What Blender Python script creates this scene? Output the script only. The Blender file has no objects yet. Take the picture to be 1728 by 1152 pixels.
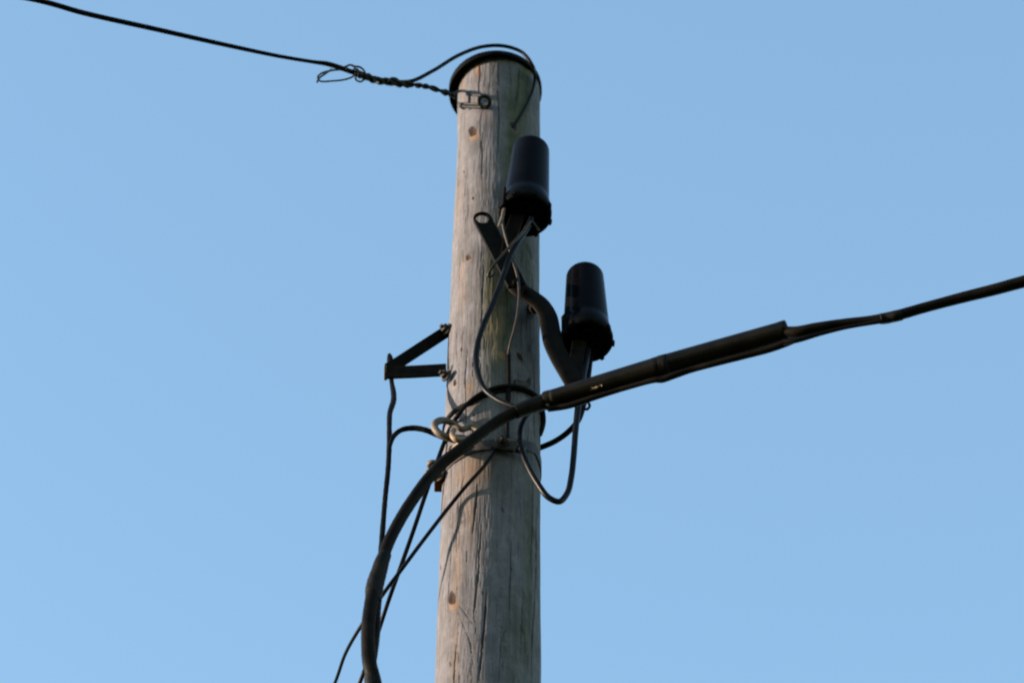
import bpy, math, random
import numpy as np
from mathutils import Vector, Matrix
random.seed(4); rng = np.random.RandomState(7)
R_ = math.radians
scn = bpy.context.scene

# ------------------------------------------------------------------ camera
FPX, W, H = 7250.0, 1728.0, 1152.0           # focal length in photo pixels
CAMZ, POLE_Y, PITCH, ROLL = 1.6, 5.2, R_(51.2), 0.01448
F_ = Vector((0, math.cos(PITCH), math.sin(PITCH)))
U0 = Vector((0, -math.sin(PITCH), math.cos(PITCH)))
R0 = Vector((1, 0, 0))
c_, s_ = math.cos(ROLL), math.sin(ROLL)
RX = R0 * c_ + U0 * s_
UX = U0 * c_ - R0 * s_
cam = bpy.data.cameras.new('camera')
cam.sensor_width = 36; cam.lens = FPX / W * 36
cam.clip_start = .05; cam.clip_end = 5000
camo = bpy.data.objects.new('camera', cam); scn.collection.objects.link(camo)
camo.matrix_world = Matrix(((RX.x, UX.x, -F_.x, 0), (RX.y, UX.y, -F_.y, 0), (RX.z, UX.z, -F_.z, CAMZ), (0, 0, 0, 1)))
cam.dof.use_dof = True; cam.dof.focus_distance = 8.0; cam.dof.aperture_fstop = 5.0
scn.camera = camo

# ------------------------------------------------------------------ light
SUN_EL, SUN_AZ = R_(9), R_(270)               # azimuth clockwise from +Y (view direction)
w = bpy.data.worlds.new('World'); scn.world = w; w.use_nodes = True
nt = w.node_tree; bg = nt.nodes['Background']
sky = nt.nodes.new('ShaderNodeTexSky'); sky.sky_type = 'NISHITA'; sky.sun_disc = False
sky.sun_elevation = SUN_EL; sky.sun_rotation = SUN_AZ
sky.air_density = 1.0; sky.dust_density = .15; sky.ozone_density = 1.2; sky.altitude = 0
wb = nt.nodes.new('ShaderNodeMix'); wb.data_type = 'RGBA'; wb.blend_type = 'MULTIPLY'; wb.inputs[0].default_value = 1; wb.inputs[7].default_value = (.93, 1.01, 1.0, 1)   # clear, slightly cyan evening air
nt.links.new(sky.outputs[0], wb.inputs[6]); nt.links.new(wb.outputs[2], bg.inputs[0]); bg.inputs[1].default_value = 0.15
sd = Vector((math.sin(SUN_AZ) * math.cos(SUN_EL), math.cos(SUN_AZ) * math.cos(SUN_EL), math.sin(SUN_EL)))
sl = bpy.data.lights.new('sun', 'SUN'); sl.energy = 5.0; sl.angle = R_(.6); sl.color = (1.0, .80, .61)
so = bpy.data.objects.new('sun', sl); scn.collection.objects.link(so)
so.rotation_euler = (-sd).to_track_quat('-Z', 'Y').to_euler()
vs = scn.view_settings; vs.view_transform = 'Standard'; vs.look = 'None'; vs.gamma = 1; vs.exposure = 1.95
scn.cycles.pixel_filter_type = 'BLACKMAN_HARRIS'; scn.cycles.filter_width = 2.2

# ------------------------------------------------------------------ placing helpers
AX = -0.0345                                   # pole axis
def RAD(z): return 0.0841 + (8.8425 - z) * 0.0056
def P(px, py, t=0.0):
    """point seen at photo pixel (px,py), t metres in front of the pole's axis plane"""
    d = F_ + RX * ((px - 864) / FPX) + UX * ((576 - py) / FPX)
    k = (POLE_Y - t) / d.y
    return Vector((0, 0, CAMZ)) + d * k
def S(px, py, off=0.0):
    """point on (off metres above) the surface of the pole"""
    t = .08
    for _ in range(12):
        q = P(px, py, t); r = RAD(q.z) + off
        t = math.sqrt(max(r * r - (q.x - AX) ** 2, 0))
    return P(px, py, t)
def mpp(v): return (v - Vector((0, 0, CAMZ))).dot(F_) / FPX      # metres per photo pixel

# ------------------------------------------------------------------ object helpers
COL = scn.collection
def tag(o, label=None, cat=None, group=None, kind=None):
    if label: o['label'] = label
    if cat: o['category'] = cat
    if group: o['group'] = group
    if kind: o['kind'] = kind
    return o
def empty(name, loc, label, cat, group=None):
    o = bpy.data.objects.new(name, None); COL.objects.link(o); o.location = loc; o.empty_display_size = .05
    return tag(o, label, cat, group)
class MB:
    def __init__(s): s.v = []; s.f = []; s.sm = []
    def add(s, verts, faces, smooth=True):
        b = len(s.v); s.v += [Vector(x) for x in verts]
        s.f += [tuple(i + b for i in f) for f in faces]; s.sm += [smooth] * len(faces)
    def build(s, name, mat, parent=None, bevel=0):
        me = bpy.data.meshes.new(name)
        off = Vector(parent.matrix_basis.translation) if parent and parent.type == 'EMPTY' else Vector()
        p = parent
        if parent is not None and parent.type != 'EMPTY':
            g = parent.parent; off = Vector(g.location) if g else Vector(parent.location)
        base = Vector()
        if parent is None:
            base = sum(s.v, Vector()) / len(s.v)
        me.from_pydata([tuple(x - off - base) for x in s.v], [], s.f)
        me.polygons.foreach_set('use_smooth', s.sm)
        me.materials.append(mat); me.update()
        o = bpy.data.objects.new(name, me); COL.objects.link(o)
        o.parent = p; o.location = base
        if bevel:
            m = o.modifiers.new('bevel', 'BEVEL'); m.width = bevel; m.segments = 2; m.limit_method = 'ANGLE'
        return o
def spline(pts, n=8):
    """centripetal-ish Catmull-Rom through [(Vector, r)]"""
    P4 = [Vector((*p, r)) for p, r in pts]
    if len(P4) < 3: n = max(n, 2)
    ext = [P4[0] * 2 - P4[1]] + P4 + [P4[-1] * 2 - P4[-2]]
    out = []
    for i in range(1, len(ext) - 2):
        a, b, c, d = ext[i - 1:i + 3]
        ta = 0.; tb = ta + max((b - a).length ** .5, 1e-5); tc = tb + max((c - b).length ** .5, 1e-5); td = tc + max((d - c).length ** .5, 1e-5)
        for k in range(n):
            t = tb + (tc - tb) * k / n
            A1 = a * ((tb - t) / (tb - ta)) + b * ((t - ta) / (tb - ta))
            A2 = b * ((tc - t) / (tc - tb)) + c * ((t - tb) / (tc - tb))
            A3 = c * ((td - t) / (td - tc)) + d * ((t - tc) / (td - tc))
            B1 = A1 * ((tc - t) / (tc - ta)) + A2 * ((t - ta) / (tc - ta))
            B2 = A2 * ((td - t) / (td - tb)) + A3 * ((t - tb) / (td - tb))
            out.append(B1 * ((tc - t) / (tc - tb)) + B2 * ((t - tb) / (tc - tb)))
    out.append(P4[-1])
    return [(Vector(q[:3]), max(q[3], 2e-4)) for q in out]
def sweep(m, path, sides=14, closed=False, caps=True, flat=1.0, up=None, wob=0.0):
    """tube along [(Vector,r)], parallel transported; flat<1 squashes the section"""
    n = len(path); T = []
    for i in range(n):
        a = path[(i - 1) % n if closed else max(i - 1, 0)][0]; b = path[(i + 1) % n if closed else min(i + 1, n - 1)][0]
        d = (b - a); T.append(d.normalized() if d.length > 1e-9 else (T[-1] if T else Vector((0, 0, 1))))
    N = up.copy() if up else (Vector((0, -1, 0)) if abs(T[0].y) < .8 else Vector((1, 0, 0)))
    vs_, fs = [], []
    for i, (p, r) in enumerate(path):
        N = (N - T[i] * N.dot(T[i])).normalized(); B = T[i].cross(N)
        rr = r * (1 + (wob * random.uniform(-1, 1) if wob else 0))
        for k in range(sides):
            a = 2 * math.pi * k / sides
            vs_.append(p + B * (rr * math.cos(a)) + N * (rr * flat * math.sin(a)))
    m_ = n if closed else n - 1
    for i in range(m_):
        for k in range(sides):
            j = (i + 1) % n
            fs.append((i * sides + k, i * sides + (k + 1) % sides, j * sides + (k + 1) % sides, j * sides + k))
    m.add(vs_, fs)
    if caps and not closed:
        m.add([vs_[k] for k in range(sides)], [tuple(range(sides))[::-1]], False)
        m.add([vs_[(n - 1) * sides + k] for k in range(sides)], [tuple(range(sides))], False)
    return m
def pts(lst):
    """[(px,py,t,width_px)] -> [(Vector,r)]; t may be 's' (on the pole surface) or ('s',off)"""
    out = []
    for px, py, t, wd in lst:
        if t == 's':
            q = S(px, py, 0); r = wd / 2 * mpp(q); q = S(px, py, r * .9)
        elif isinstance(t, tuple): q = S(px, py, t[1]); r = wd / 2 * mpp(q)
        else: q = P(px, py, t); r = wd / 2 * mpp(q)
        out.append((q, r))
    return out
def tube(m, lst, n=8, **k): return sweep(m, spline(pts(lst), n), **k)
def lathe(m, prof, org, axis=Vector((0, 0, 1)), ref=None, seg=64, close=False, smooth=True):
    """prof [(r,h)] revolved round axis at org"""
    axis = axis.normalized(); ref = ref or Vector((1, 0, 0)); X = (ref - axis * ref.dot(axis)).normalized(); Y = axis.cross(X)
    v = []
    for r, h in prof:
        for k in range(seg):
            a = 2 * math.pi * k / seg; v.append(org + axis * h + (X * math.cos(a) + Y * math.sin(a)) * max(r, 1e-5))
    n = len(prof); f = []
    for i in range(n if close else n - 1):
        j = (i + 1) % n
        for k in range(seg): f.append((i * seg + k, i * seg + (k + 1) % seg, j * seg + (k + 1) % seg, j * seg + k))
    m.add(v, f, smooth); return m
def boxm(m, c, X, Y, Z, hx, hy, hz):
    v = [c + X * (sx * hx) + Y * (sy * hy) + Z * (sz * hz) for sx in (-1, 1) for sy in (-1, 1) for sz in (-1, 1)]
    m.add(v, [(0, 1, 3, 2), (4, 6, 7, 5), (0, 4, 5, 1), (2, 3, 7, 6), (0, 2, 6, 4), (1, 5, 7, 3)], False); return m
def bar(m, path, wd, th, wdir):
    """rectangular bar along points; wdir = list of width directions (or one)"""
    n = len(path); v = []
    for i, p in enumerate(path):
        a = path[max(i - 1, 0)]; b = path[min(i + 1, n - 1)]; T = (b - a).normalized()
        wd_ = wdir[i] if isinstance(wdir, list) else wdir
        X = (wd_ - T * wd_.dot(T)).normalized(); Y = T.cross(X)
        for sx, sy in ((-1, -1), (1, -1), (1, 1), (-1, 1)): v.append(p + X * (sx * wd / 2) + Y * (sy * th / 2))
    f = []
    for i in range(n - 1):
        for k in range(4): f.append((i * 4 + k, i * 4 + (k + 1) % 4, i * 4 + 4 + (k + 1) % 4, i * 4 + 4 + k))
    f += [(3, 2, 1, 0), tuple((n - 1) * 4 + k for k in range(4))]
    m.add(v, f, False); return m
def hexbolt(m, c, axis, r, h, washer=True):
    axis = axis.normalized()
    if washer: lathe(m, [(0, 0), (r * 1.5, 0), (r * 1.5, h * .25), (0, h * .25)], c, axis, seg=20, smooth=False)
    lathe(m, [(0, h * .25), (r, h * .25), (r, h), (r * .8, h * 1.12), (0, h * 1.12)], c, axis, seg=6, smooth=False)
    lathe(m, [(0, h * 1.12), (r * .45, h * 1.12), (r * .45, h * 1.7), (0, h * 1.7)], c, axis, seg=12, smooth=False)
    return m

# ------------------------------------------------------------------ materials
def mat(name, rough=.5, spec=.5):
    m = bpy.data.materials.new(name); m.use_nodes = True; n = m.node_tree; b = n.nodes['Principled BSDF']
    b.inputs['Roughness'].default_value = rough; b.inputs['Specular IOR Level'].default_value = spec
    return m, n, b
def N(n, t, **kw):
    x = n.nodes.new(t)
    for k, v in kw.items(): setattr(x, k, v)
    return x
def surf(name, c1, c2, scale=40, rough=(.3, .55), metal=0, bump=.15, spec=.5, c3=None, c3amt=.62, detail=6):
    m, n, b = mat(name, .5, spec); L = n.links.new
    tc = N(n, 'ShaderNodeTexCoord')
    no = N(n, 'ShaderNodeTexNoise'); no.inputs['Scale'].default_value = scale; no.inputs['Detail'].default_value = detail; L(tc.outputs['Object'], no.inputs['Vector'])
    cr = N(n, 'ShaderNodeValToRGB'); cr.color_ramp.elements[0].position = .35; cr.color_ramp.elements[1].position = .68
    cr.color_ramp.elements[0].color = (*c1, 1); cr.color_ramp.elements[1].color = (*c2, 1); L(no.outputs[0], cr.inputs[0])
    col = cr.outputs[0]
    if c3:
        n2 = N(n, 'ShaderNodeTexNoise'); n2.inputs['Scale'].default_value = scale * 1.7; n2.inputs['Detail'].default_value = 8; n2.inputs['Roughness'].default_value = .7
        L(tc.outputs['Object'], n2.inputs['Vector'])
        mr = N(n, 'ShaderNodeMapRange'); mr.inputs[1].default_value = c3amt; mr.inputs[2].default_value = c3amt + .06; L(n2.outputs[0], mr.inputs[0])
        mx = N(n, 'ShaderNodeMix', data_type='RGBA'); L(mr.outputs[0], mx.inputs[0]); L(col, mx.inputs[6]); mx.inputs[7].default_value = (*c3, 1); col = mx.outputs[2]
    L(col, b.inputs['Base Color'])
    mr = N(n, 'ShaderNodeMapRange'); mr.inputs[3].default_value = rough[0]; mr.inputs[4].default_value = rough[1]; L(no.outputs[0], mr.inputs[0]); L(mr.outputs[0], b.inputs['Roughness'])
    b.inputs['Metallic'].default_value = metal
    if bump:
        n3 = N(n, 'ShaderNodeTexNoise'); n3.inputs['Scale'].default_value = scale * 4; n3.inputs['Detail'].default_value = 5; L(tc.outputs['Object'], n3.inputs['Vector'])
        bp = N(n, 'ShaderNodeBump'); bp.inputs['Strength'].default_value = bump; bp.inputs['Distance'].default_value = .002; L(n3.outputs[0], bp.inputs['Height']); L(bp.outputs[0], b.inputs['Normal'])
    return m
M_cover = surf('black_plastic', (.001, .001, .0013), (.002, .002, .003), 18, (.16, .26), 0, .0, .02, (.02, .02, .022), .74)
M_base = surf('black_base_plastic', (.0015, .0015, .0015), (.003, .003, .003), 30, (.5, .7), 0, .1, .02)
M_cable = surf('black_cable_sheath', (.0025, .002, .0018), (.006, .0048, .004), 35, (.35, .55), 0, .08, .03, (.035, .024, .016), .70)
M_cablegloss = surf('glossy_cable_sheath', (.002, .002, .003), (.006, .006, .006), 30, (.28, .42), 0, .03, .05)
M_sleeve = surf('sleeve_plastic', (.002, .0017, .0014), (.006, .0045, .0035), 22, (.28, .45), 0, .05, .07, (.045, .028, .018), .72)
M_tape = surf('black_tape', (.003, .0027, .0024), (.008, .0065, .0055), 60, (.4, .65), 0, .3, .06, (.035, .028, .02), .66)
M_arm = surf('black_painted_steel', (.002, .002, .002), (.006, .0045, .0035), 50, (.5, .75), 0, .12, .03, (.03, .015, .009), .70)
M_wire = surf('brown_wire', (.005, .003, .002), (.020, .010, .005), 80, (.4, .6), 0, .03, .2)
M_galv = surf('weathered_galvanised_steel', (.040, .028, .020), (.088, .063, .045), 70, (.5, .75), .1, .2, .3, (.07, .03, .015), .68)
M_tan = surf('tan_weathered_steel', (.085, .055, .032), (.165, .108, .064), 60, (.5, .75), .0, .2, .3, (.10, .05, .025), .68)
M_darkgalv = surf('dark_weathered_steel', (.014, .011, .009), (.038, .030, .023), 70, (.5, .75), .1, .15, .15, (.06, .03, .015), .68)
M_rust = surf('rusty_steel', (.02, .010, .006), (.07, .024, .010), 90, (.7, .9), 0, .3, .1)
M_darkwire = surf('dark_steel_wire', (.004, .004, .004), (.012, .011, .010), 90, (.45, .65), .1, .03, .15)

def wood():
    m, n, b = mat('weathered_pole_wood', .85, .2); L = n.links.new
    def at(a):
        x = N(n, 'ShaderNodeAttribute'); x.attribute_name = a; return x.outputs['Fac']
    uv = N(n, 'ShaderNodeAttribute'); uv.attribute_name = 'grain_uv'
    def noise(sc, det, rgh=.6):
        mp = N(n, 'ShaderNodeMapping'); mp.inputs['Scale'].default_value = sc; L(uv.outputs['Vector'], mp.inputs['Vector'])
        x = N(n, 'ShaderNodeTexNoise'); x.inputs['Scale'].default_value = 1; x.inputs['Detail'].default_value = det; x.inputs['Roughness'].default_value = rgh
        L(mp.outputs[0], x.inputs['Vector']); return x.outputs[0]
    def ramp(src, *st):
        r = N(n, 'ShaderNodeValToRGB'); e = r.color_ramp.elements
        while len(e) < len(st): e.new(.5)
        for k, (p, c) in enumerate(st): e[k].position = p; e[k].color = (*c, 1)
        L(src, r.inputs[0]); return r.outputs[0]
    def ramp_f(src, a, c):
        x = N(n, 'ShaderNodeMapRange'); x.inputs[1].default_value = a; x.inputs[2].default_value = c; x.inputs[3].default_value = .35; L(src, x.inputs[0]); return x.outputs[0]
    def mix(f, a, c, mode='MIX'):
        x = N(n, 'ShaderNodeMix', data_type='RGBA', blend_type=mode); x.clamp_factor = True
        if isinstance(f, float): x.inputs[0].default_value = f
        else: L(f, x.inputs[0])
        L(a, x.inputs[6])
        if isinstance(c, tuple): x.inputs[7].default_value = (*c, 1)
        else: L(c, x.inputs[7])
        return x.outputs[2]
    def mul(a, k):
        x = N(n, 'ShaderNodeMath', operation='MULTIPLY'); L(a, x.inputs[0])
        if isinstance(k, float): x.inputs[1].default_value = k
        else: L(k, x.inputs[1])
        return x.outputs[0]
    fine = noise((420, 16, 1), 5, .7); mid = noise((110, 6, 1), 5); big = noise((14, 5, 1), 4); blot = noise((40, 22, 1), 6, .65)
    speck = noise((240, 130, 1), 5, .75)
    col = ramp(mid, (.25, (0.048, 0.045, 0.050)), (.5, (0.071, 0.067, 0.075)), (.75, (0.098, 0.093, 0.105)))
    col = mix(.5, col, ramp(fine, (.3, (.50, .49, .49)), (.60, (1, 1, 1)),), 'MULTIPLY')
    col = mix(ramp(big, (.45, (0, 0, 0)), (.70, (.5, .5, .5))), col, (0.0700, 0.0619, 0.0595))
    col = mix(ramp(blot, (.46, (0, 0, 0)), (.64, (.65, .65, .65))), col, (0.098, 0.095, 0.112))
    col = mix(ramp(speck, (.53, (0, 0, 0)), (.66, (.65, .65, .65))), col, (0.0238, 0.0226, 0.0247))
    patch = noise((26, 14, 1), 7, .7)
    col = mix(ramp(patch, (.50, (0, 0, 0)), (.66, (.55, .55, .55))), col, (.036, .034, .037))
    col = mix(mul(at('algae'), .92), col, ramp(blot, (.35, (.017, .021, .010)), (.7, (.046, .047, .022))))
    col = mix(mul(at('tone'), .32), col, (0.0210, 0.0196, 0.0204))
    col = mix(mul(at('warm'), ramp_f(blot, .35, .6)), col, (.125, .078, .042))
    col = mix(at('halo'), col, (.145, .078, .035))
    col = mix(at('knot'), col, ramp(speck, (.3, (.003, .0012, .0008)), (.7, (.015, .0045, .002))))
    col = mix(at('stain'), col, (.075, .026, .015))
    col = mix(at('crack'), col, (0.0050, 0.0046, 0.0044))
    L(col, b.inputs['Base Color'])
    h = mul(fine, 1.0)
    ad = N(n, 'ShaderNodeMath', operation='ADD'); L(h, ad.inputs[0]); L(mid, ad.inputs[1])
    bp = N(n, 'ShaderNodeBump'); bp.inputs['Strength'].default_value = .4; bp.inputs['Distance'].default_value = .002
    L(ad.outputs[0], bp.inputs['Height']); L(bp.outputs[0], b.inputs['Normal'])
    return m
M_wood = wood()

# ------------------------------------------------------------------ ground
def ground():
    m, n, b = mat('rough_grass', .95, .1); L = n.links.new
    tc = N(n, 'ShaderNodeTexCoord'); no = N(n, 'ShaderNodeTexNoise'); no.inputs['Scale'].default_value = 1.3; no.inputs['Detail'].default_value = 12; no.inputs['Roughness'].default_value = .7
    L(tc.outputs['Object'], no.inputs['Vector'])
    cr = N(n, 'ShaderNodeValToRGB'); e = cr.color_ramp.elements; e[0].position = .35; e[0].color = (.03, .05, .015, 1); e[1].position = .65; e[1].color = (.11, .12, .045, 1)
    L(no.outputs[0], cr.inputs[0]); L(cr.outputs[0], b.inputs['Base Color'])
    k = 40; mb = MB(); s = 2000
    v = []; f = []
    for i in range(k + 1):
        for j in range(k + 1):
            a = (i / k * 2 - 1); c = (j / k * 2 - 1); x = s * a * abs(a) ** 1.5; y = s * c * abs(c) ** 1.5
            d = math.hypot(x, y); v.append((x, y + 5, (.05 * math.sin(x * .7) * math.cos(y * .5)) * min(d / 20, 1) + (math.sin(x * .004) * 6 + math.cos(y * .005) * 6 - 6) * min(d / 1500, 1)))
    for i in range(k):
        for j in range(k): a = i * (k + 1) + j; f.append((a, a + k + 1, a + k + 2, a + 1))
    mb.add(v, f); o = mb.build('ground', m); tag(o, kind='structure')
ground()

# ------------------------------------------------------------------ the wooden pole
TOP = S(841, 95).z                                # top of the wood
def vnoise(u, v, seed, per=None):
    """smooth value noise, periodic in u with period per"""
    r = np.random.RandomState(seed); G = r.rand(512, 512)
    iu = np.floor(u).astype(int); iv = np.floor(v).astype(int); fu = u - iu; fv = v - iv
    fu = fu * fu * (3 - 2 * fu); fv = fv * fv * (3 - 2 * fv)
    per = per or 512
    a = G[iu % per, iv % 512]; b_ = G[(iu + 1) % per, iv % 512]; c = G[iu % per, (iv + 1) % 512]; d = G[(iu + 1) % per, (iv + 1) % 512]
    return (a * (1 - fu) + b_ * fu) * (1 - fv) + (c * (1 - fu) + d * fu) * fv
def uvof(px, py):
    q = S(px, py); th = math.atan2(q.x - AX, -(q.y - POLE_Y)); return th * .09, q.z
def build_pole():
    NA = 520
    z1 = 6.85
    zs = np.concatenate([np.linspace(-.3, z1, 60)[:-1], np.linspace(z1, TOP, 820)])
    th = np.linspace(-math.pi, math.pi, NA, endpoint=False)
    TH, Z = np.meshgrid(th, zs)
    U = TH * .09
    # warp of the grain round the knots
    K = [(798, 223, 8, 11, .9, 1.0), (791, 436, 5, 5, .8, .8), (763, 1010, 7, 11, 1, 1), (893, 426, 6, 11, .55, .1), (876, 603, 6, 6, 1, .0),
         (768, 646, 4, 6, .9, .6), (799, 335, 3, 3, .8, .2), (743, 957, 2, 5, .8, 0), (846, 598, 6, 5, 0, 1.0), (866, 214, 7, 7, .7, .2), (790, 655, 3, 4, .2, .5),
         (900, 900, 4, 8, .4, 0), (835, 152, 3, 4, .25, 0), (852, 1095, 3, 4, .3, .2), (780, 880, 3, 3, .3, .1), (783, 290, 2, 4, .6, 0), (822, 395, 2, 3, .6, 0), (779, 590, 2, 4, .6, .2), (800, 700, 2, 3, .7, .1), (848, 860, 2, 4, .6, 0), (760, 1120, 2, 4, .6, .2), (815, 1000, 2, 3, .5, 0), (880, 1060, 3, 5, .5, 0), (892, 310, 3, 5, .5, 0), (862, 960, 2, 3, .6, 0)]
    WU = U.copy(); WZ = Z.copy(); knot = np.zeros_like(U); halo = np.zeros_like(U); bulge = np.zeros_like(U)
    for px, py, rx, ry, ks, hs in K:
        u0, z0 = uvof(px, py); a = rx * .00115; bz = ry * .0018
        du = (U - u0); dz = Z - z0
        g = np.exp(-((du / (a * 4)) ** 2 + (dz / (bz * 5)) ** 2))
        WU += np.sign(du) * -a * 1.3 * g * np.minimum(np.abs(du) / a, 1) * (1 if rx > 2 else 0)
        n_ = vnoise(du * 400 + 50, dz * 300 + 50, int(px)) * .5
        sk = (du + dz * .25) ; d = np.sqrt((sk / a) ** 2 + (dz / bz) ** 2) + n_ - .25
        knot = np.maximum(knot, min(1, ks * 1.15) * np.clip((1.15 - d) * 6, 0, 1))
        dh = np.sqrt((sk / (a * 1.35)) ** 2 + ((dz + bz * .6) / (bz * 1.35)) ** 2) + n_ * .8 - .2
        halo = np.maximum(halo, .6 * hs * np.clip((1.15 - dh) * 2.5, 0, 1))
        bulge += .0025 * min(rx / 7, 1) * np.exp(-((du / (a * 2.5)) ** 2 + (dz / (bz * 2.5)) ** 2)) - .003 * ks * np.exp(-((du / (a * .7)) ** 2 + (dz / (bz * .7)) ** 2))
    # cracks: hand placed ones from the photograph and random short checks
    crack = np.zeros_like(U); wid = .0011
    C = [([(805, 812), (804, 840), (801, 870), (797, 900)], 1.2), ([(812, 890), (808, 950), (806, 980), (800, 1030), (798, 1050)], 1.1), ([(822, 995), (818, 1050), (812, 1100), (808, 1152)], 1.3),
         ([(769, 1085), (767, 1120), (765, 1160)], .9), ([(900, 800), (898, 860), (896, 930), (899, 1000)], 1.1), ([(908, 830), (904, 900), (905, 960), (902, 1020), (898, 1090), (896, 1160)], 1.6), ([(863, 905), (861, 1000), (860, 1040)], .6),
         ([(846, 1060), (842, 1152)], .6), ([(841, 98), (840, 150), (842, 210), (840, 260)], .8), ([(877, 108), (874, 150), (871, 180)], .8), ([(812, 232), (814, 262), (813, 300)], .9), ([(808, 100), (811, 125), (808, 145), (810, 175)], .9),
         ([(816, 440), (815, 480), (813, 530), (811, 570)], .9), ([(789, 590), (785, 640), (787, 700), (783, 740)], .7), ([(897, 455), (899, 500), (896, 545)], .7), ([(772, 540), (770, 585), (772, 620)], .6),
         ([(774, 250), (772, 330), (769, 400)], .6), ([(900, 610), (902, 690), (903, 780)], .8), ([(785, 300), (782, 380)], .5), ([(775, 820), (770, 900), (768, 960)], .5), ([(880, 1020), (878, 1110)], .5),
         ([(766, 1000), (778, 985), (800, 972), (828, 962)], .35), ([(769, 1022), (778, 1045), (793, 1080), (801, 1130)], .35), ([(772, 1015), (786, 1036), (804, 1060)], .3), ([(775, 1035), (772, 1080), (775, 1130)], .35), ([(804, 215), (812, 200), (815, 180)], .3), ([(884, 600), (893, 590), (900, 570)], .4), ([(882, 610), (893, 616), (897, 640)], .4)]
    def path_mask(us, zz, ww, depth):
        nonlocal crack
        o = np.argsort(zz); zz = np.array(zz)[o]; us = np.array(us)[o]
        rows = np.where((zs > zz[0] - .01) & (zs < zz[-1] + .01))[0]
        if not len(rows): return
        zr = zs[rows]; uc = np.interp(zr, zz, us) + .0016 * (vnoise(zr * 40, zr * 0 + us[0] * 999 % 50, 3) - .5) + .0012 * (vnoise(zr * 160, zr * 0 + us[0] * 777 % 50, 5) - .5)
        tp = np.clip(np.minimum(zr - zz[0], zz[-1] - zr) / (.25 * (zz[-1] - zz[0])), 0.05, 1) ** .7
        tp = tp * (.55 + .8 * vnoise(zr * 60, zr * 0 + 3, int(abs(us[0]) * 1e5) % 9999))
        d = np.abs(U[rows] - uc[:, None]) / (ww * tp[:, None])
        crack[rows] = np.maximum(crack[rows], depth * np.clip(1.5 - d, 0, 1))
    for pl, k in C:
        q = [uvof(*p) for p in pl]; path_mask([a for a, _ in q], [b for _, b in q], wid * k, min(1, .55 + k * .35))
    r = random.Random(11)
    for _ in range(300):
        u0 = r.uniform(-math.pi, math.pi) * .09; z0 = r.uniform(6.9, TOP - .02); l = r.expovariate(1 / .09) + .02
        path_mask([u0, u0 + r.uniform(-.003, .003), u0 + r.uniform(-.004, .004)], [z0, z0 + l / 2, z0 + l], r.uniform(.0004, .0008), r.uniform(.2, .75))
    # algae / dirt patches
    n1 = vnoise(U * 60 + 300, Z * 9 + 300, 21) * .6 + vnoise(U * 190 + 300, Z * 30 + 300, 22) * .4
    def blob(px, py, sx, sy):
        u0, z0 = uvof(px, py); return np.exp(-(((U - u0) / (sx * .00115)) ** 2 + ((Z - z0) / (sy * .0018)) ** 2))
    alg = 1.3 * blob(870, 210, 18, 90) + .9 * blob(862, 330, 14, 70) + 1.1 * blob(887, 150, 16, 50) + 1.3 * blob(845, 500, 26, 60) + .75 * blob(838, 590, 24, 70) + .5 * blob(900, 300, 12, 90) + .7 * blob(890, 440, 18, 60) \
        + .5 * blob(872, 1090, 22, 70) + .5 * blob(830, 420, 10, 60) + .7 * blob(893, 960, 12, 150) + .35 * blob(822, 740, 26, 40) + .4 * blob(903, 760, 8, 80)
    alg = np.clip(alg * (.5 + 1.5 * n1) + np.clip((TH - .9) * .5, 0, .35) * n1, 0, 1)
    tone = np.clip(vnoise(WU * 260 + 900, WZ * 7 + 60, 31) * .55 + vnoise(WU * 90 + 900, WZ * 5 + 60, 32) * .45 - .56, 0, 1) * 2.0
    tone = np.clip(tone + .5 * blob(843, 480, 12, 50) * n1 + .5 * blob(868, 232, 9, 14), 0, 1)
    stain = np.clip(.85 * blob(809, 122, 3.5, 14) * (.4 + n1) + .5 * blob(780, 140, 3, 14) + .5 * blob(903, 235, 2.5, 35) * n1 + .6 * blob(899, 1050, 3, 14) * n1, 0, 1)
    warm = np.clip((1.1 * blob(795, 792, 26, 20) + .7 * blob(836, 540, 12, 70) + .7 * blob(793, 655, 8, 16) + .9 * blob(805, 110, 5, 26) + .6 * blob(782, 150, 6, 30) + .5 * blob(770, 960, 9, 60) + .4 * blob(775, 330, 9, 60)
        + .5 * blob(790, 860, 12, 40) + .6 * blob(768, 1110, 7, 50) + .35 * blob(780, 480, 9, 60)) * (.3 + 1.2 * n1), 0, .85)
    Rr = 0.0841 + (8.8425 - Z) * 0.0056
    Rr = Rr + bulge - .0032 * crack + .0005 * (vnoise(WU * 220 + 900, WZ * 6 + 60, 41) - .5) + .0035 * (vnoise(U * 12 + 40.5, Z * 3 + 50, 42) - .5) + .0018 * (vnoise(U * 40 + 80.5, Z * 14 + 50, 44) - .5) + .0007 * (vnoise(WU * 500 + 2000, WZ * 40 + 60, 43) - .5)
    X = AX + Rr * np.sin(TH); Yv = POLE_Y - Rr * np.cos(TH)
    verts = np.stack([X, Yv, Z], -1).reshape(-1, 3)
    nz = len(zs); i = np.arange(nz - 1)[:, None] * NA; k = np.arange(NA)[None]; k2 = (k + 1) % NA
    quads = np.stack([i + k, i + k2, i + NA + k2, i + NA + k], -1).reshape(-1, 4)
    root = empty('utility_pole', (AX, POLE_Y, 0), 'weathered grey wooden utility pole with dark round cap, rising through the middle', 'utility pole')
    verts = verts - np.array([AX, POLE_Y, 0])
    me = bpy.data.meshes.new('shaft')
    topi = (nz - 1) * NA
    verts = np.concatenate([verts, [[0, 0, TOP]]])
    me.vertices.add(len(verts)); me.vertices.foreach_set('co', verts.ravel())
    tri = np.stack([topi + np.arange(NA), topi + (np.arange(NA) + 1) % NA, np.full(NA, len(verts) - 1)], -1)
    nl = quads.size + tri.size
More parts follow.
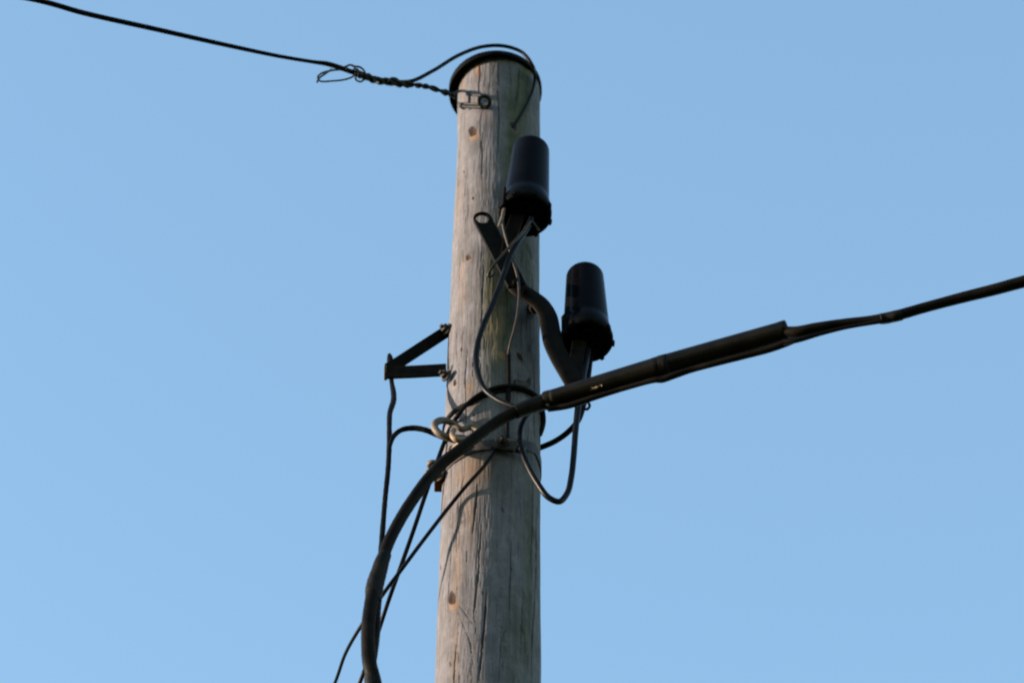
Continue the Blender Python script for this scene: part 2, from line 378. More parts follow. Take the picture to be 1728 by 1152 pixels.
    me.loops.add(nl); me.loops.foreach_set('vertex_index', np.concatenate([quads.ravel(), tri.ravel()]))
    me.polygons.add(len(quads) + len(tri))
    me.polygons.foreach_set('loop_start', np.concatenate([np.arange(len(quads)) * 4, quads.size + np.arange(len(tri)) * 3]))
    me.update(calc_edges=True); me.validate()
    me.polygons.foreach_set('use_smooth', np.ones(len(me.polygons), bool))
    for nm, arr in (('knot', knot), ('halo', halo), ('crack', crack), ('algae', alg), ('tone', tone), ('stain', stain), ('warm', warm)):
        a = me.attributes.new(nm, 'FLOAT', 'POINT'); a.data.foreach_set('value', np.append(arr.ravel(), 0).astype(np.float32))
    a = me.attributes.new('grain_uv', 'FLOAT_VECTOR', 'POINT')
    g = np.zeros((len(verts), 3), np.float32); g[:-1, 0] = WU.ravel(); g[:-1, 1] = WZ.ravel(); a.data.foreach_set('vector', g.ravel())
    me.materials.append(M_wood)
    o = bpy.data.objects.new('shaft', me); COL.objects.link(o); o.parent = root
    # cap: shallow black lid with a skirt, slightly off centre
    m = MB(); c = P(836, 149, 0); c = Vector((c.x, POLE_Y, TOP - .012)); r = 78.5 * mpp(c)
    tilt = Vector((-.045, 0, 1)).normalized()
    lathe(m, [(0, .004), (r * .9, .004), (r * .965, .002), (r * .975, -.006), (r, -.006), (r * 1.003, 0), (r, .010), (r * .93, .017), (r * .6, .034), (0, .037)], c + Vector((0, 0, .004)), tilt, seg=96)
    m.build('cap', M_base, root)
    return root
pole = build_pole()

# ------------------------------------------------------------------ wires at the pole top
def extend(lst, dirv, dist, sag, r, n=10):
    """continue a wire beyond the frame along dirv"""
    p0 = lst[0][0]; out = []
    for i in range(n, 0, -1):
        s = dist * i / n; out.append((p0 + dirv * s + Vector((0, 0, -sag * (s / dist) * (2 - s / dist))), r))
    return out + lst
m = MB()
a = pts([(60, 0, .32, 9.5), (140, 22, .29, 9.3), (260, 49, .26, 8.8), (380, 76, .23, 7.8), (470, 95, .2, 6.8), (530, 105, .19, 6.8), (552, 108, .185, 8.5), (575, 115, .18, 9),
         (610, 127, .17, 8), (650, 136, .16, 7.5), (690, 138, .15, 7), (730, 120, .14, 6.5), (775, 93, .13, 6.5), (815, 79, .12, 6.5), (850, 78, .115, 6.5), (880, 88, .11, 6.2), (897, 108, .105, 6), (903, 128, ('s', .012), 5.6),
         (899, 152, ('s', .008), 5), (888, 178, ('s', .005), 4.6), (874, 202, ('s', .003), 4.4), (865, 216, ('s', .001), 4.4)])
d = (a[0][0] - a[3][0]).normalized()
a = extend(a, d, 9, .5, a[0][1], 6)
sweep(m, spline(a, 8), 12)
o = m.build('overhead_drop_wire', M_cable)
tag(o, 'thin black overhead wire coming from the upper left and arching over the pole cap', 'wire')
# tail of that wire running down behind the upper terminal
# dead-end grip: helical wires round the drop wire, tail loops
g = empty('dead_end_grip', P(700, 142, .15), 'twisted black wire grip holding the overhead wire beside the pole top', 'wire grip')
def helix(cl, rad, turns, ph, wr, n=140):
    sp = spline(cl, 20); out = []; L = len(sp) - 1
    for i in range(n + 1):
        s = i / n * L; k = min(int(s), L - 1); p = sp[k][0].lerp(sp[k + 1][0], s - k)
        T = (sp[min(k + 1, L)][0] - sp[k][0]).normalized(); A = Vector((0, 1, 0)) - T * T.y; A.normalize(); B = T.cross(A)
        an = ph + turns * 2 * math.pi * i / n; e = rad * (1 + .22 * math.sin(i * .23 + ph))
        out.append((p + A * (e * math.cos(an)) + B * (e * math.sin(an)), wr))
    return out
mm = mpp(P(700, 142, .15))
cl = pts([(600, 122, .175, 8), (615, 129, .168, 8), (650, 138, .16, 7), (690, 142, .15, 6)])
cl2 = pts([(680, 142, .152, 6), (705, 144, .147, 6), (725, 148, .14, 5), (755, 158, .12, 5), (768, 163, .11, 5)])
m = MB()
for ph in (0, 2.1, 4.2): sweep(m, helix(cl, 4.0 * mm, 2.6, ph, 2.9 * mm), 8)
for ph in (0, 3.14): sweep(m, helix(cl2, 2.5 * mm, 3.4, ph, 2.5 * mm), 8)
m.build('helical_wires', M_darkwire, g)
m = MB(); tube(m, [(640, 140, .165, 4), (618, 131, .155, 4), (598, 122, .16, 3.6), (575, 118, .165, 3.4), (556, 120, .17, 3.4), (541, 125, .175, 3.4), (536, 132, .175, 3.4), (540, 137, .17, 3.2), (560, 137, .165, 3.2), (584, 134, .16, 3.2), (597, 128, .16, 3.2), (601, 119, .17, 3.2)], sides=8); m.build('tail_loop', M_darkwire, g)
m = MB(); tube(m, [(560, 117, .19, 3.4), (547, 126, .18, 3.4), (539, 132, .18, 3.4), (535, 139, .18, 3.4)], sides=8); m.build('tail_loop', M_darkwire, g)
m = MB(); tube(m, [(575, 117, .18, 3.6), (592, 110, .18, 3.6), (599, 115, .18, 3.2), (594, 119, .18, 3.2), (584, 116, .185, 3)], sides=8); m.build('tail_loop', M_darkwire, g)
m = MB(); tube(m, [(595, 112, .18, 3.6), (608, 114, .175, 3.6), (615, 121, .17, 3.6), (616, 132, .165, 3.6), (609, 138, .16, 3.4), (602, 136, .16, 3.2), (600, 130, .16, 3.2), (606, 127, .165, 3)], sides=8); m.build('tail_loop', M_darkwire, g)
m = MB(); tube(m, [(655, 136, .17, 4), (662, 132, .165, 4), (670, 134, .16, 4), (675, 142, .155, 4)], sides=8); m.build('tail_loop', M_darkwire, g)
m = MB(); tube(m, [(745, 155, .13, 3.5), (752, 152, .125, 3.5), (758, 156, .12, 3.5), (760, 162, .12, 3)], sides=8); m.build('tail_loop', M_darkwire, g)
# link plates between the grip and the ring bolt
g = empty('shackle_link', S(790, 168, .01), 'small dark wire shackle linking the grip to the ring bolt under the cap', 'shackle')
m = MB()
tube(m, [(756, 160, .085, 4.6), (768, 157, .082, 5), (776, 154, ('s', .012), 5), (784, 154, ('s', .014), 5), (790, 158, ('s', .014), 5), (792, 166, ('s', .014), 5), (791, 173, ('s', .014), 5), (786, 177, ('s', .01), 4), (779, 176, ('s', .008), 3.6), (774, 174, ('s', .006), 3.4)], sides=10)
m.build('bow', M_darkwire, g)
m = MB()
for y0, y1 in ((160, 161), (175, 176), (180, 181)):
    tube(m, [(775 if y0 > 170 else 788, y0, ('s', .013), 4.4), (795, y0 + .5, ('s', .016), 4.4), (812, y1, ('s', .018), 4.4)], sides=8)
m.build('side_wire', M_darkwire, g)
m = MB()
q = S(782, 179, .012); X = Vector((1, 0, 0)); Zd = (UX)
ring = [(q + X * (5 * mm * math.cos(t * .2618)) + Zd * (4.6 * mm * math.sin(t * .2618)), 1.6 * mm) for t in range(24)]
sweep(m, ring, 8, closed=True); m.build('wire_eye', M_darkwire, g)
g = empty('ring_bolt', S(817, 172, 0), 'dark steel ring bolt screwed into the pole just under the cap', 'ring bolt')
m = MB(); q = S(817, 172, .022)
ring = [(q + X * (9.6 * mm * math.cos(t * .1745)) + Zd * (9.8 * mm * math.sin(t * .1745)), 3.5 * mm) for t in range(36)]
sweep(m, ring, 12, closed=True); m.build('ring', M_darkwire, g)
m = MB(); sweep(m, [(S(820, 184, -.01), 3 * mm), (S(819, 181, .014), 3 * mm), (S(818, 179, .02), 2.6 * mm)], 10); m.build('shank', M_darkgalv, g)

# ------------------------------------------------------------------ bracket arm
g = empty('mounting_arm', P(880, 490, .11), 'black flat steel arm with a ring hole, bending across the pole to the right', 'bracket')
m = MB()
hc = P(814, 370, .150); e1 = P(872, 482, .135)
ax = (e1 - hc).normalized(); wv = RX - ax * RX.dot(ax); wv.normalize()
wd = 15.5 * mpp(hc); nrm = ax.cross(wv)
# flat bar with a round eye: outline + hole, extruded
def plate_with_eye(m, c, ax, wv, hw, rin, length, th, segs=40):
    ny = ax.cross(wv).normalized()
    loops = []
    outer = []; inner = []
    for k in range(segs):
        a = 2 * math.pi * k / segs
        u, v_ = math.cos(a), math.sin(a)          # u along wv, v along -ax
        if v_ >= 0: o_ = c + wv * (hw * u) - ax * (hw * v_)
        else: o_ = c + wv * (hw * (1 if u > 0 else -1) if abs(u) > .7071 else hw * u / .7071) + ax * (hw * 1.2 * min(1, -v_ / .7071))
        outer.append(o_); inner.append(c + wv * (rin * u) - ax * (rin * 1.2 * v_))
    V = [x + ny * th / 2 for x in outer] + [x + ny * th / 2 for x in inner] + [x - ny * th / 2 for x in outer] + [x - ny * th / 2 for x in inner]
    s = segs; Fs = []
    for k in range(s):
        j = (k + 1) % s
        Fs += [(k, j, s + j, s + k), (2 * s + k, 3 * s + k, 3 * s + j, 2 * s + j), (k, 2 * s + k, 2 * s + j, j), (s + k, s + j, 3 * s + j, 3 * s + k)]
    m.add(V, Fs, False)
    boxm(m, c + ax * (hw * 1.2 + length / 2 - .0005), wv, ny, ax, hw, th / 2, length / 2)
plate_with_eye(m, hc, ax, wv, wd, 11.0 * mpp(hc), (e1 - hc).length - wd * 1.1, .009)
m.build('eye_bar', M_arm, g, bevel=.0015)
m = MB()
cv = spline(pts([(862, 462, .128, 34), (876, 488, .13, 34), (893, 499, .128, 33), (911, 512, .125, 33), (924, 532, .12, 33), (929, 556, .115, 34), (934, 580, .11, 35), (946, 606, .105, 36), (962, 634, .1, 36), (978, 662, .09, 36)]), 8)
sweep(m, cv, 16, flat=.34, up=Vector((0, -1, .0))); m.build('curved_bar', M_arm, g)
m = MB()
for px, py in ((870, 478), (886, 492)): hexbolt(m, P(px, py, .142), Vector((0, -1, -.2)), .0065, .006)
m.build('bolt', M_arm, g)
m = MB(); sweep(m, [(P(868, 480, .13), .012), (P(868, 480, .05), .012)], 12); sweep(m, [(P(905, 520, .12), .011), (P(897, 520, .04), .011)], 12); m.build('standoff', M_arm, g)

# ------------------------------------------------------------------ cable terminals
def terminal(name, label, bx, by, t, lean, hgt_px, seedrot, arm_px):
    c = P(bx, by, t); s = mpp(c); root = empty(name, c, label, 'cable terminal', 'domed black cable terminals on the pole')
    axis = Vector((lean[0], lean[1], 1)).normalized()
    Rb = 43.5 * s; h0 = .046; Rl = 38.5 * s; Rt = 32.5 * s; Ht = hgt_px
    m = MB()       # domed cover
    prof = [(Rb * .96, .006), (Rb * 1.01, .010), (Rb * 1.0, .018), (Rb * .97, .030), (Rl * 1.04, h0 - .004), (Rl * 1.005, h0 + .002), (Rl, h0 + .012)]
    for k in range(1, 9): prof.append((Rl + (Rt - Rl) * k / 8, h0 + .012 + (Ht - h0 - .012 - Rt * .55) * k / 8))
    for k in range(1, 13):
        a = k / 12 * math.pi / 2; prof.append((Rt * math.cos(a) ** .72 if k < 12 else 0, Ht - Rt * .55 + Rt * .55 * math.sin(a)))
    lathe(m, prof, c, axis, seg=72)
    m.build('cover', M_cover, root)
    m = MB()       # collar ring
    lathe(m, [(Rb * .88, -.004), (Rb, -.004), (Rb * 1.035, 0), (Rb * 1.035, .009), (Rb * 1.02, .012), (Rb * .9, .012)], c, axis, seg=72, close=True)
    X = (Vector((1, 0, 0)) - axis * axis.x).normalized(); Y = axis.cross(X)
    for k in range(8):
        a = seedrot + k * math.pi / 4; d = X * math.cos(a) + Y * math.sin(a); tg = axis.cross(d)
        boxm(m, c + d * Rb * 1.04 + axis * .003, d, tg, axis, .0028, .0035, .006)
    cl = m.build('collar', M_base, root)
    m = MB()       # underside
    lathe(m, [(0, .012), (Rb * .9, .012), (Rb * .9, .004), (Rb * .8, .002), (Rb * .78, .008), (0, .008)], c, axis, seg=48)
    for k, (u, v_, r_) in enumerate(((.35, .15, .009), (-.3, .3, .008), (0, -.4, .010), (-.35, -.2, .007), (.2, .5, .006))):
        o_ = c + X * (u * Rb) + Y * (v_ * Rb)
        lathe(m, [(r_, .01), (r_, .0), (r_ * 1.2, .0), (r_ * 1.2, -.006), (r_ * .7, -.006), (r_ * .7, .0)], o_, axis, seg=18, smooth=False)
    m.build('base', M_base, root)
    m = MB()       # spring clip at the side and hanging bracket to the arm
    a = R_(200); d = X * math.cos(a) - Y * abs(math.sin(a)) * -1; d = (X * -.82 + Vector((0, -.55, 0))).normalized()
    boxm(m, c + d * Rb * 1.06 + axis * .012, d, axis.cross(d), axis, .0025, .006, .030)
    m.build('clip', M_base, root)
    m = MB(); q = P(*arm_px)
    st = c + X * (-.25 * Rb) + axis * .006
    bar(m, [st, st.lerp(q, .5) + Vector((-.004, 0, 0)), q], .026, .012, Vector((1, 0, 0)))
    m.build('support_strap', M_arm, root, bevel=.0012)
    return root
terminal('cable_terminal', 'upper domed black cable terminal, in front of the pole under its cap', 886, 362, .165, (.045, .03), .234, .35, (856, 432, .142))
terminal('cable_terminal', 'lower domed black cable terminal, clear of the pole on its right', 990, 575, .085, (-.012, .02), .218, .15, (972, 650, .095))

# ------------------------------------------------------------------ cables on the front of the pole
def cable(name, label, lst, material, cat='cable', n=8, ext=None, **k):
    m = MB(); a = pts(lst)
    if ext:
        e = ext(a); a = a + e
    sweep(m, spline(a, n), 14, **k); return tag(m.build(name, material), label, cat)
cable('terminal_cable', 'glossy blue black cable looping down from the upper terminal to the thick cable',
      [(897, 368, .175, 9), (890, 384, .172, 9.5), (874, 408, .168, 9.5), (861, 432, .165, 10), (853, 455, .16, 10), (842, 485, .155, 10), (828, 520, .15, 10), (814, 553, .145, 10), (806, 580, .142, 10), (803, 605, .14, 10), (807, 632, .14, 10),
       (817, 655, .14, 9.5), (835, 671, .142, 9), (857, 682, .148, 8.5), (878, 688, .152, 8.5), (895, 689, .15, 8)], M_cablegloss)
cable('terminal_cable', 'black cable hanging in a deep loop under the lower terminal, right of the pole',
      [(992, 590, .08, 12), (986, 620, .082, 12), (980, 655, .085, 12), (975, 690, .09, 11), (971, 730, .095, 10.5), (968, 770, .1, 10.5), (964, 805, .105, 10.5), (957, 832, .11, 10.5), (943, 846, .115, 10.5), (926, 839, .12, 10.5), (908, 816, .125, 10), (894, 792, .13, 10),
       (882, 764, .135, 9.5), (877, 738, .14, 9.5), (882, 712, .145, 9.5), (896, 694, .148, 9), (912, 686, .15, 8)], M_cablegloss)
cable('terminal_cable', 'black cable curving from under the lower terminal behind the right edge of the pole',
      [(996, 600, .05, 11), (990, 650, .055, 11), (984, 685, .05, 10.5), (975, 710, .04, 10), (957, 730, .02, 10), (935, 745, 0, 10), (914, 754, -.015, 10), (890, 762, -.055, 10), (850, 770, -.1, 10), (800, 775, -.1, 10), (768, 775, -.08, 9)], M_cable)
cable('ground_wire', 'thin brown wire curving down the pole face below the upper terminal',
      [(851, 345, .185, 5), (848, 362, .185, 5), (850, 385, .175, 5), (858, 415, .165, 4.6), (866, 440, .158, 4.6), (874, 470, .15, 4.6), (876, 500, .145, 4.6), (873, 530, .135, 4.4), (867, 558, .12, 4.2), (861, 580, .105, 4), (857, 600, ('s', .006), 4), (857, 640, ('s', .005), 4), (858, 672, ('s', .006), 4)], M_wire)
cable('cut_wire_end', 'short straight brown wire tail crossing below the upper terminal, ending in a hook',
      [(910, 388, .165, 4), (904, 382, .17, 5), (896, 374, .178, 6), (884, 390, .178, 5.5), (866, 410, .176, 5), (848, 430, .17, 4.8), (834, 446, .165, 4.5), (825, 460, .155, 4.4), (824, 466, .15, 4.2), (829, 466, .145, 4), (835, 461, .14, 4)], M_wire, 'wire', n=6)
m = MB(); sweep(m, spline(pts([(851, 352, .19, 5), (846, 372, .19, 6.5), (842, 383, .188, 6)]), 6), 10)
tag(m.build('cable_tie', M_galv), 'small pale metal tag hanging at the left rim of the upper terminal', 'tag')
# dark conduit strip on the pole face
m = MB(); sweep(m, spline(pts([(857, 592, ('s', .004), 9), (858, 620, ('s', .004), 8), (858, 655, ('s', .005), 8), (857, 690, ('s', .006), 8), (856, 730, ('s', .006), 7), (858, 748, ('s', .008), 7)]), 8), 10)
tag(m.build('ground_wire_cover', M_arm), 'dark narrow strip running down the pole face under the thin brown wire', 'cover strip')

# ------------------------------------------------------------------ thick cable, sleeve, right span
def right_ext(a):
    d = (a[-1][0] - a[-4][0]).normalized(); p0 = a[-1][0]; r = a[-1][1]
    return [(p0 + d * s + Vector((0, 0, -.012 * s)), r) for s in (.5, 1.5, 3, 6, 10)]
g = empty('main_cable', P(780, 770, .16), 'thick black cable rising at left, crossing the pole and leaving to the upper right', 'cable')
m = MB()
a = pts([(632, 1152, .12, 25), (624, 1120, .125, 25), (621, 1080, .128, 24), (623, 1040, .13, 24), (630, 1000, .132, 24), (636, 978, .13, 24), (645, 945, .135, 21), (657, 912, .14, 20.5), (676, 875, .145, 20.5), (697, 842, .15, 20.5), (722, 808, .155, 20.5), (748, 780, .16, 20.5), (775, 759, .165, 20), (803, 737, .168, 20), (833, 715, .17, 20),
         (860, 699, .172, 21), (890, 687, .175, 22), (917, 680, .175, 23), (950, 668, .175, 24)])
q0 = a[0][0]
low = [(Vector((AX - .09 * 1.05, POLE_Y - .03, 5.0)), .0125), (Vector((AX - .10, POLE_Y - .04, 6.0)), .0125), (q0 + Vector((.045, .02, -.35)), .0125)]
sweep(m, spline([(Vector((AX - .13, POLE_Y - .04, .0)), .0125)] + low + a, 10), 20, wob=.015)
m.build('lower_run', M_cable, g)
m = MB()       # second thin cable strapped along the lower right of the thick one
tube(m, [(622, 1152, .105, 13), (630, 1110, .112, 13), (635, 1070, .115, 13), (637, 1030, .12, 12), (640, 1000, .127, 12), (644, 975, .13, 10)], n=6); m.build('strapped_cable', M_cablegloss, g)
m = MB()
sweep(m, spline(pts([(629, 1012, .130, 25), (631, 996, .13, 30), (634, 982, .13, 30), (639, 966, .133, 28), (645, 946, .135, 25), (650, 934, .137, 22)]), 8), 20, wob=.02)
m.build('tape_wrap', M_tape, g)
m = MB(); sweep(m, spline(pts([(628, 1142, .12, 28), (630, 1160, .118, 29)]), 6), 20, wob=.02)
m.build('tape_wrap', M_tape, g)
m = MB()
sweep(m, spline(pts([(870, 695, .174, 24), (893, 686, .175, 27), (915, 679, .175, 28), (932, 673, .176, 31)]), 8), 20, wob=.02)
m.build('end_wrap', M_tape, g)
m = MB()       # right span conductors
a = pts([(1320, 560, .33, 20), (1345, 560, .34, 20), (1380, 553, .35, 19), (1430, 545, .36, 17), (1470, 540, .37, 16), (1500, 535, .38, 18), (1518, 531, .385, 18.5), (1560, 519, .395, 18), (1620, 503, .41, 19), (1680, 488, .43, 20), (1728, 475, .445, 21)])
a += right_ext(a); sweep(m, spline(a, 8), 16, wob=.01)
m.build('span_cable', M_cable, g)
m = MB()
tube(m, [(1322, 577, .34, 10), (1345, 574, .35, 9), (1385, 563, .355, 7), (1430, 552, .365, 6.5), (1470, 545, .375, 7), (1500, 540, .38, 8)], n=6)
m.build('support_wire', M_cable, g)
m = MB(); sweep(m, spline(pts([(1485, 538, .378, 18.5), (1494, 537, .378, 19.3), (1512, 533, .385, 19.6), (1522, 531, .387, 19)]), 5), 16, wob=.02); m.build('span_tape', M_tape, g)

g = empty('cable_sleeve', P(1110, 618, .25), 'thick dark tubular sleeve in two lengths around the cable right of the pole', 'cable sleeve')
def hollow(m, a, b, r1, r2, wallt=.0035, bulge=.0, seg=32, openr=True):
    ax_ = (b - a); L_ = ax_.length
    prof = [(r1 * .96, .0), (r1, .003), (r1 * 1.0, L_ * .05), (r1 * .97, L_ * .07), ((r1 + r2) / 2 * .98, L_ * .5), (r2 * .98, L_ * .93), (r2, L_ * .95), (r2, L_ - .002), (r2 - wallt * .5, L_), (r2 - wallt, L_ - .002), (r2 - wallt, L_ * .85), (r2 * .2, L_ * .8)]
    lathe(m, prof, a, ax_, seg=seg)
A = P(920, 677, .176); B = P(1116, 619, .255); C2 = P(1330, 557, .33)
m = MB(); hollow(m, A, B, 17.0 * mpp(A), 19.5 * mpp(B)); m.build('sleeve_half', M_sleeve, g)
m = MB(); hollow(m, B.lerp(A, .0) - (B - A).normalized() * .004, C2, 20.0 * mpp(B), 18.5 * mpp(C2)); m.build('sleeve_half', M_sleeve, g)
for (q, wv_) in ((A.lerp(B, .08), 16.75), (B.lerp(C2, .03), 19.9)):
    m = MB(); d = (C2 - A).normalized(); rr = wv_ * mpp(q)
    lathe(m, [(rr * .9, -.009), (rr * .99, -.008), (rr, 0), (rr * .99, .008), (rr * .9, .009)], q, d, seg=32, close=True)
    m.build('band', M_tape, g)
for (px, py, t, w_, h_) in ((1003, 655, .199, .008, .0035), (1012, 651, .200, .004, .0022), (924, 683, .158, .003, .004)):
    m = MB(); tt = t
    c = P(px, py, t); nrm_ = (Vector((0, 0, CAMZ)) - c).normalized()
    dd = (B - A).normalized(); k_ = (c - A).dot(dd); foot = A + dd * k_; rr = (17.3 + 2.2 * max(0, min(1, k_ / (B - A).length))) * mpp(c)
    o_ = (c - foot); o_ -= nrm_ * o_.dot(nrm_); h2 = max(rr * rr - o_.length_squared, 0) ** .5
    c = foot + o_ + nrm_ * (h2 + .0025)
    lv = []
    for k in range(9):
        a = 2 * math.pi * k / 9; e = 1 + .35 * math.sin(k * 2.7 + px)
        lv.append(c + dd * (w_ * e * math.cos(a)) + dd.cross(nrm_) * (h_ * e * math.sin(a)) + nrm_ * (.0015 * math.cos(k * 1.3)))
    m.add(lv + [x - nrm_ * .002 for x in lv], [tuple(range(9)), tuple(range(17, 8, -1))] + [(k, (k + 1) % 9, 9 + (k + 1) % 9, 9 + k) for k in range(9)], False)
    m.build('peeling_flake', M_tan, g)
m = MB()   # lower wire tube under the sleeve
tube(m, [(925, 690, .178, 10), (960, 684, .19, 11), (1010, 668, .21, 10), (1060, 653, .23, 9), (1105, 641, .25, 10), (1117, 640, .252, 12), (1135, 634, .26, 12), (1165, 624, .27, 11), (1210, 612, .29, 11), (1260, 599, .305, 12), (1300, 588, .32, 13), (1328, 578, .332, 13), (1345, 572, .34, 10)], n=6)
m.build('lower_tube', M_cable, g)

# ------------------------------------------------------------------ pole bands and fittings
def bandtrack(m, lst, wd, th):
    """flat strap hugging the pole through pixel points, carried on round the back"""
    ps = [S(px, py, th / 2) for px, py in lst]
    th0 = [math.atan2(q.x - AX, -(q.y - POLE_Y)) for q in ps]; zz = [q.z for q in ps]
    zl, zr = zs_fit = (zz[0], zz[-1])
    full = []
    for k in range(97):
        a_ = -math.pi + 2 * math.pi * k / 96
        if a_ < th0[0]: z_ = zl + (zr - zl) * .5 * (th0[0] - a_) / (math.pi + th0[0])
        elif a_ > th0[-1]: z_ = zr + (zl - zr) * .5 * (a_ - th0[-1]) / (math.pi - th0[-1])
        else: z_ = float(np.interp(a_, th0, zz))
        r_ = RAD(z_) + th / 2 + .0006
        full.append((Vector((AX + r_ * math.sin(a_), POLE_Y - r_ * math.cos(a_), z_)), Vector((math.sin(a_), -math.cos(a_), 0))))
    v = []; f = []
    for p, nr in full[:-1]:
        for sx, sz in ((-1, -1), (1, -1), (1, 1), (-1, 1)): v.append(p + nr * (sx * th / 2) + Vector((0, 0, sz * wd / 2)))
    n = len(full) - 1
    for i in range(n):
        j = (i + 1) % n
        for k in range(4): f.append((i * 4 + k, i * 4 + (k + 1) % 4, j * 4 + (k + 1) % 4, j * 4 + k))
    m.add(v, f, False)
g = empty('pole_band', S(835, 756, 0), 'lower dark steel band clamped round the pole, with a bolted lug at the front', 'pole band')
m = MB(); bandtrack(m, [(760, 780), (790, 760), (830, 750), (870, 750), (902, 757)], .028, .002); m.build('strap', M_darkgalv, g)
m = MB()
q = S(852, 750, .012); boxm(m, q, Vector((.93, -.1, -.28)).normalized(), Vector((.1, .99, 0)).normalized(), Vector((.28, 0, .95)).normalized(), .022, .004, .016)
q = S(874, 757, .014); boxm(m, q, Vector((.93, -.1, -.28)).normalized(), Vector((.1, .99, 0)).normalized(), Vector((.28, 0, .95)).normalized(), .013, .004, .008)
m.build('lug', M_darkgalv, g, bevel=.0012)
m = MB(); hexbolt(m, S(848, 746, .017), Vector((.0, -1, -.1)), .008, .009); m.build('bolt', M_darkgalv, g)
g = empty('pole_band', S(880, 655, 0), 'upper dark steel band round the pole behind the sleeve end, with a small raised clip', 'pole band')
m = MB(); bandtrack(m, [(790, 682), (830, 664), (870, 656), (902, 668)], .010, .004); m.build('strap', M_arm, g)
m = MB(); q = S(880, 650, .006); boxm(m, q, Vector((1, .35, 0)).normalized(), Vector((-.35, 1, 0)).normalized(), Vector((0, 0, 1)), .014, .004, .010)
boxm(m, S(892, 645, .009), Vector((1, .5, 0)).normalized(), Vector((-.5, 1, 0)).normalized(), Vector((0, 0, 1)), .002, .006, .009)
m.build('clip', M_darkgalv, g, bevel=.001)
# eye and turnbuckle on the left front
g = empty('eye_strap', P(775, 725, .15), 'thick brown steel eye loop at the left edge of the pole, holding the stay hook', 'eye loop')
m = MB()
tube(m, [(800, 742, .135, 10), (778, 738, .15, 10.5), (757, 738, .16, 12), (740, 730, .165, 12.5), (733, 719, .163, 12.5), (738, 711, .155, 12.5), (750, 709, .145, 12), (764, 714, .135, 10.5), (778, 724, .13, 10.5), (790, 721, .125, 10.5), (808, 716, .125, 10), (822, 714, .122, 9)], n=6)
m.build('loop', M_galv, g)
m = MB()
ax_ = (P(828, 711, .13) - P(800, 721, .137)); d = ax_.normalized(); q = P(813, 717, .142)
boxm(m, q, d, d.cross(Vector((0, 0, 1))).normalized(), d.cross(d.cross(Vector((0, 0, 1)))).normalized(), .018, .007, .009)
m.build('clamp', M_galv, g, bevel=.0015)
g = empty('stay_hook', P(775, 740, .15), 'tan steel hook caught in the eye loop, bolted to the pole at left', 'hook')
m = MB()
tube(m, [(758, 768, .105, 9), (766, 758, .125, 10), (776, 748, .14, 11), (785, 741, .15, 11), (795, 740, .15, 11)], n=6)
tube(m, [(766, 725, .155, 9), (763, 733, .168, 10), (770, 741, .17, 11), (783, 742, .165, 11), (800, 739, .155, 11), (812, 735, .14, 10)], n=6)
m.build('hook', M_tan, g)
m = MB(); tube(m, [(757, 768, .1, 8), (762, 755, ('s', .01), 8), (780, 760, ('s', .012), 8), (800, 752, ('s', .012), 7)], n=6); m.build('ring', M_tan, g)
# left clamp with rusty plate
g = empty('cable_clamp', P(733, 800, .05), 'small tan and rusty bolted clamp on the left edge of the pole', 'clamp')
m = MB(); hexbolt(m, P(741, 806, .030), Vector((-.55, -.8, .1)), .0075, .010)
lathe(m, [(0, 0), (.0085, 0), (.0085, .014), (.006, .026), (0, .026)], P(733, 806, .030), Vector((-.05, -.2, 1)), seg=16)
lathe(m, [(0, 0), (.012, 0), (.012, .005), (0, .005)], P(727, 801, .030), Vector((-.1, -.2, 1)), seg=18)
lathe(m, [(0, 0), (.0105, 0), (.0105, .007), (0, .007)], P(730, 786, .030), Vector((-.1, -.2, 1)), seg=18)
m.build('bolt', M_galv, g)
m = MB(); boxm(m, P(741, 810, .010), Vector((1, 0, 0)), Vector((0, 1, 0)), Vector((0, 0, 1)), .009, .014, .018); m.build('plate', M_rust, g, bevel=.002)

# ------------------------------------------------------------------ thin stays at lower left
cable('stay_wire', 'black wire arching over the pole face, then running down past the rusty clamp',
      [(912, 672, ('s', .010), 7), (895, 660, ('s', .009), 7), (872, 652, ('s', .009), 7.5), (845, 652, ('s', .009), 7.5), (815, 662, ('s', .009), 7.5), (790, 680, ('s', .010), 7.5), (772, 702, ('s', .012), 7.5), (760, 722, .045, 7.5), (749, 748, .035, 7.5), (739, 775, .032, 7.5), (730, 800, .03, 7.5),
       (716, 840, .02, 7.5), (700, 888, .005, 7.5), (680, 945, -.02, 7.5), (655, 1015, -.05, 7.2), (632, 1085, -.11, 7), (607, 1152, -.18, 7)],
      M_cable, 'stay wire', ext=lambda a: [(a[-1][0] + (a[-1][0] - a[-3][0]).normalized() * s + Vector((0, 0, .02 * s * s)), a[-1][1]) for s in (.4, 1.2, 2.5)])
cable('service_wire', 'thin black wire slanting from the lower pole band down to the bottom left',
      [(838, 752, ('s', .006), 6), (829, 770, ('s', .008), 6.5), (812, 792, ('s', .010), 6.5), (788, 818, ('s', .012), 6.5), (760, 852, .075, 6.8), (735, 884, .07, 7), (706, 922, .055, 7), (680, 957, .04, 7), (655, 990, .02, 7), (628, 1028, -.01, 7), (604, 1064, -.06, 6.5), (583, 1102, -.12, 6.2), (565, 1152, -.2, 6)],
      M_cablegloss, 'wire', ext=lambda a: [(a[-1][0] + (a[-1][0] - a[-3][0]).normalized() * s + Vector((0, 0, .02 * s * s)), a[-1][1]) for s in (.4, 1.2, 2.5)])
m = MB(); tube(m, [(985, 680, .09, 5), (991, 678, .09, 5), (995, 684, .09, 5), (991, 690, .09, 5), (984, 690, .09, 4)], n=6, sides=8)
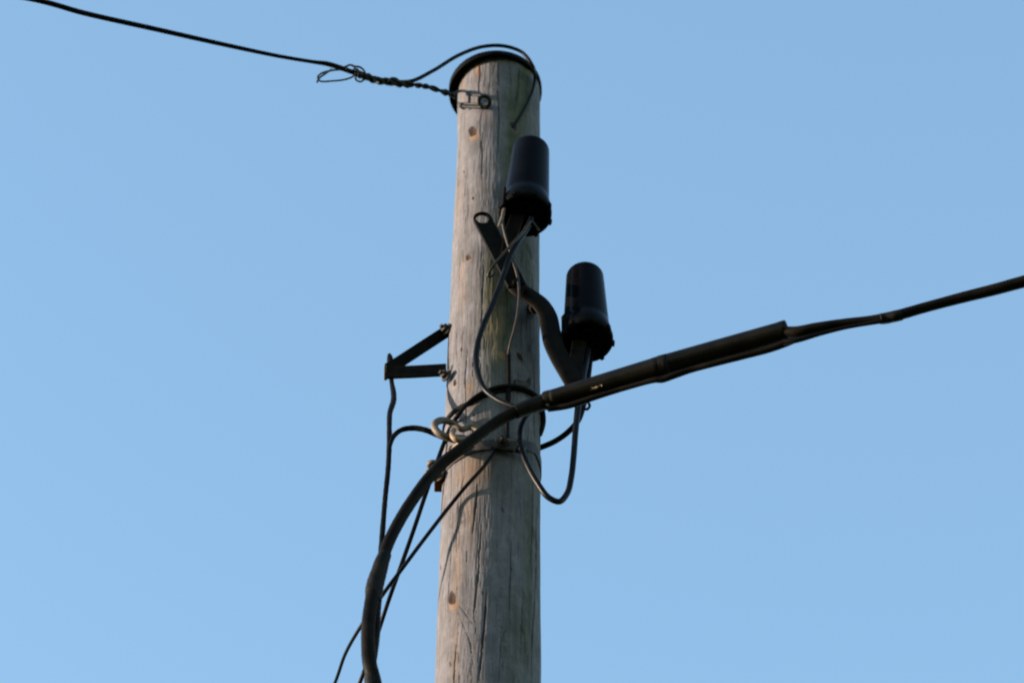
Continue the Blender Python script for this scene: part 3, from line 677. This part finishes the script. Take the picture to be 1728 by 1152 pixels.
tag(m.build('wire_hook', M_cable), 'tiny black wire hook poking out under the sleeve right of the pole', 'hook')
cable('bent_cable_end', 'short black cable stub at the right edge of the pole under the sleeve', [(914, 685, .03, 8), (917, 700, .02, 8), (917, 715, .015, 8), (913, 729, .01, 8), (912, 734, .01, 6)], M_cable, 'cable', n=5)

# ------------------------------------------------------------------ triangular bracket at left
g = empty('standoff_bracket', P(700, 610, .03), 'dark triangular strap bracket standing out from the left of the pole', 'bracket')
m = MB(); up = Vector((0, -.25, 1)).normalized()
bar(m, [P(650, 629, .03), P(700, 627, .035), P(753, 624, .04)], .027, .006, up)
m.build('lower_strap', M_arm, g, bevel=.001)
m = MB()
bar(m, [P(655, 622, .024), P(672, 612, .021), P(712, 586, .016), P(749, 562, .010), P(757, 554, .008)], .023, .006, Vector((0.1, -.3, 1)))
m.build('upper_strap', M_arm, g, bevel=.001)
m = MB(); bar(m, [P(650, 629, .032), P(651, 630, -.004)], .027, .005, up); m.build('end_plate', M_galv, g, bevel=.001)
for px, py, t in ((751, 634, .045), (752, 556, .02)):
    m = MB(); hexbolt(m, P(px + 3, py, t), Vector((-.8, -.6, 0)), .0085, .010); m.build('bolt', M_darkgalv, g)
cable('hanging_cable', 'kinked black cable hanging from the tip of the triangular bracket left of the pole',
      [(657, 598, .014, 6), (658, 604, .014, 10.5), (659, 614, .014, 11), (660, 630, .016, 8), (661, 645, .024, 8), (664, 662, .04, 9.5), (664, 676, .055, 10), (658, 696, .078, 9.5), (657, 715, .092, 9), (657, 745, .102, 9), (655, 790, .106, 9), (650, 840, .108, 9), (646, 890, .11, 9.5), (643, 930, .115, 9.5), (641, 960, .12, 9)], M_cable, wob=.05)
cable('hanging_cable', 'short black cable bending from the hanging cable across to the eye loop',
      [(655, 770, .105, 7), (658, 752, .107, 7.5), (665, 735, .108, 8.5), (678, 725, .108, 9), (697, 722, .11, 10), (717, 725, .112, 10), (735, 732, .11, 10), (752, 739, .12, 9.5), (770, 744, .12, 9)], M_cable, wob=.03)
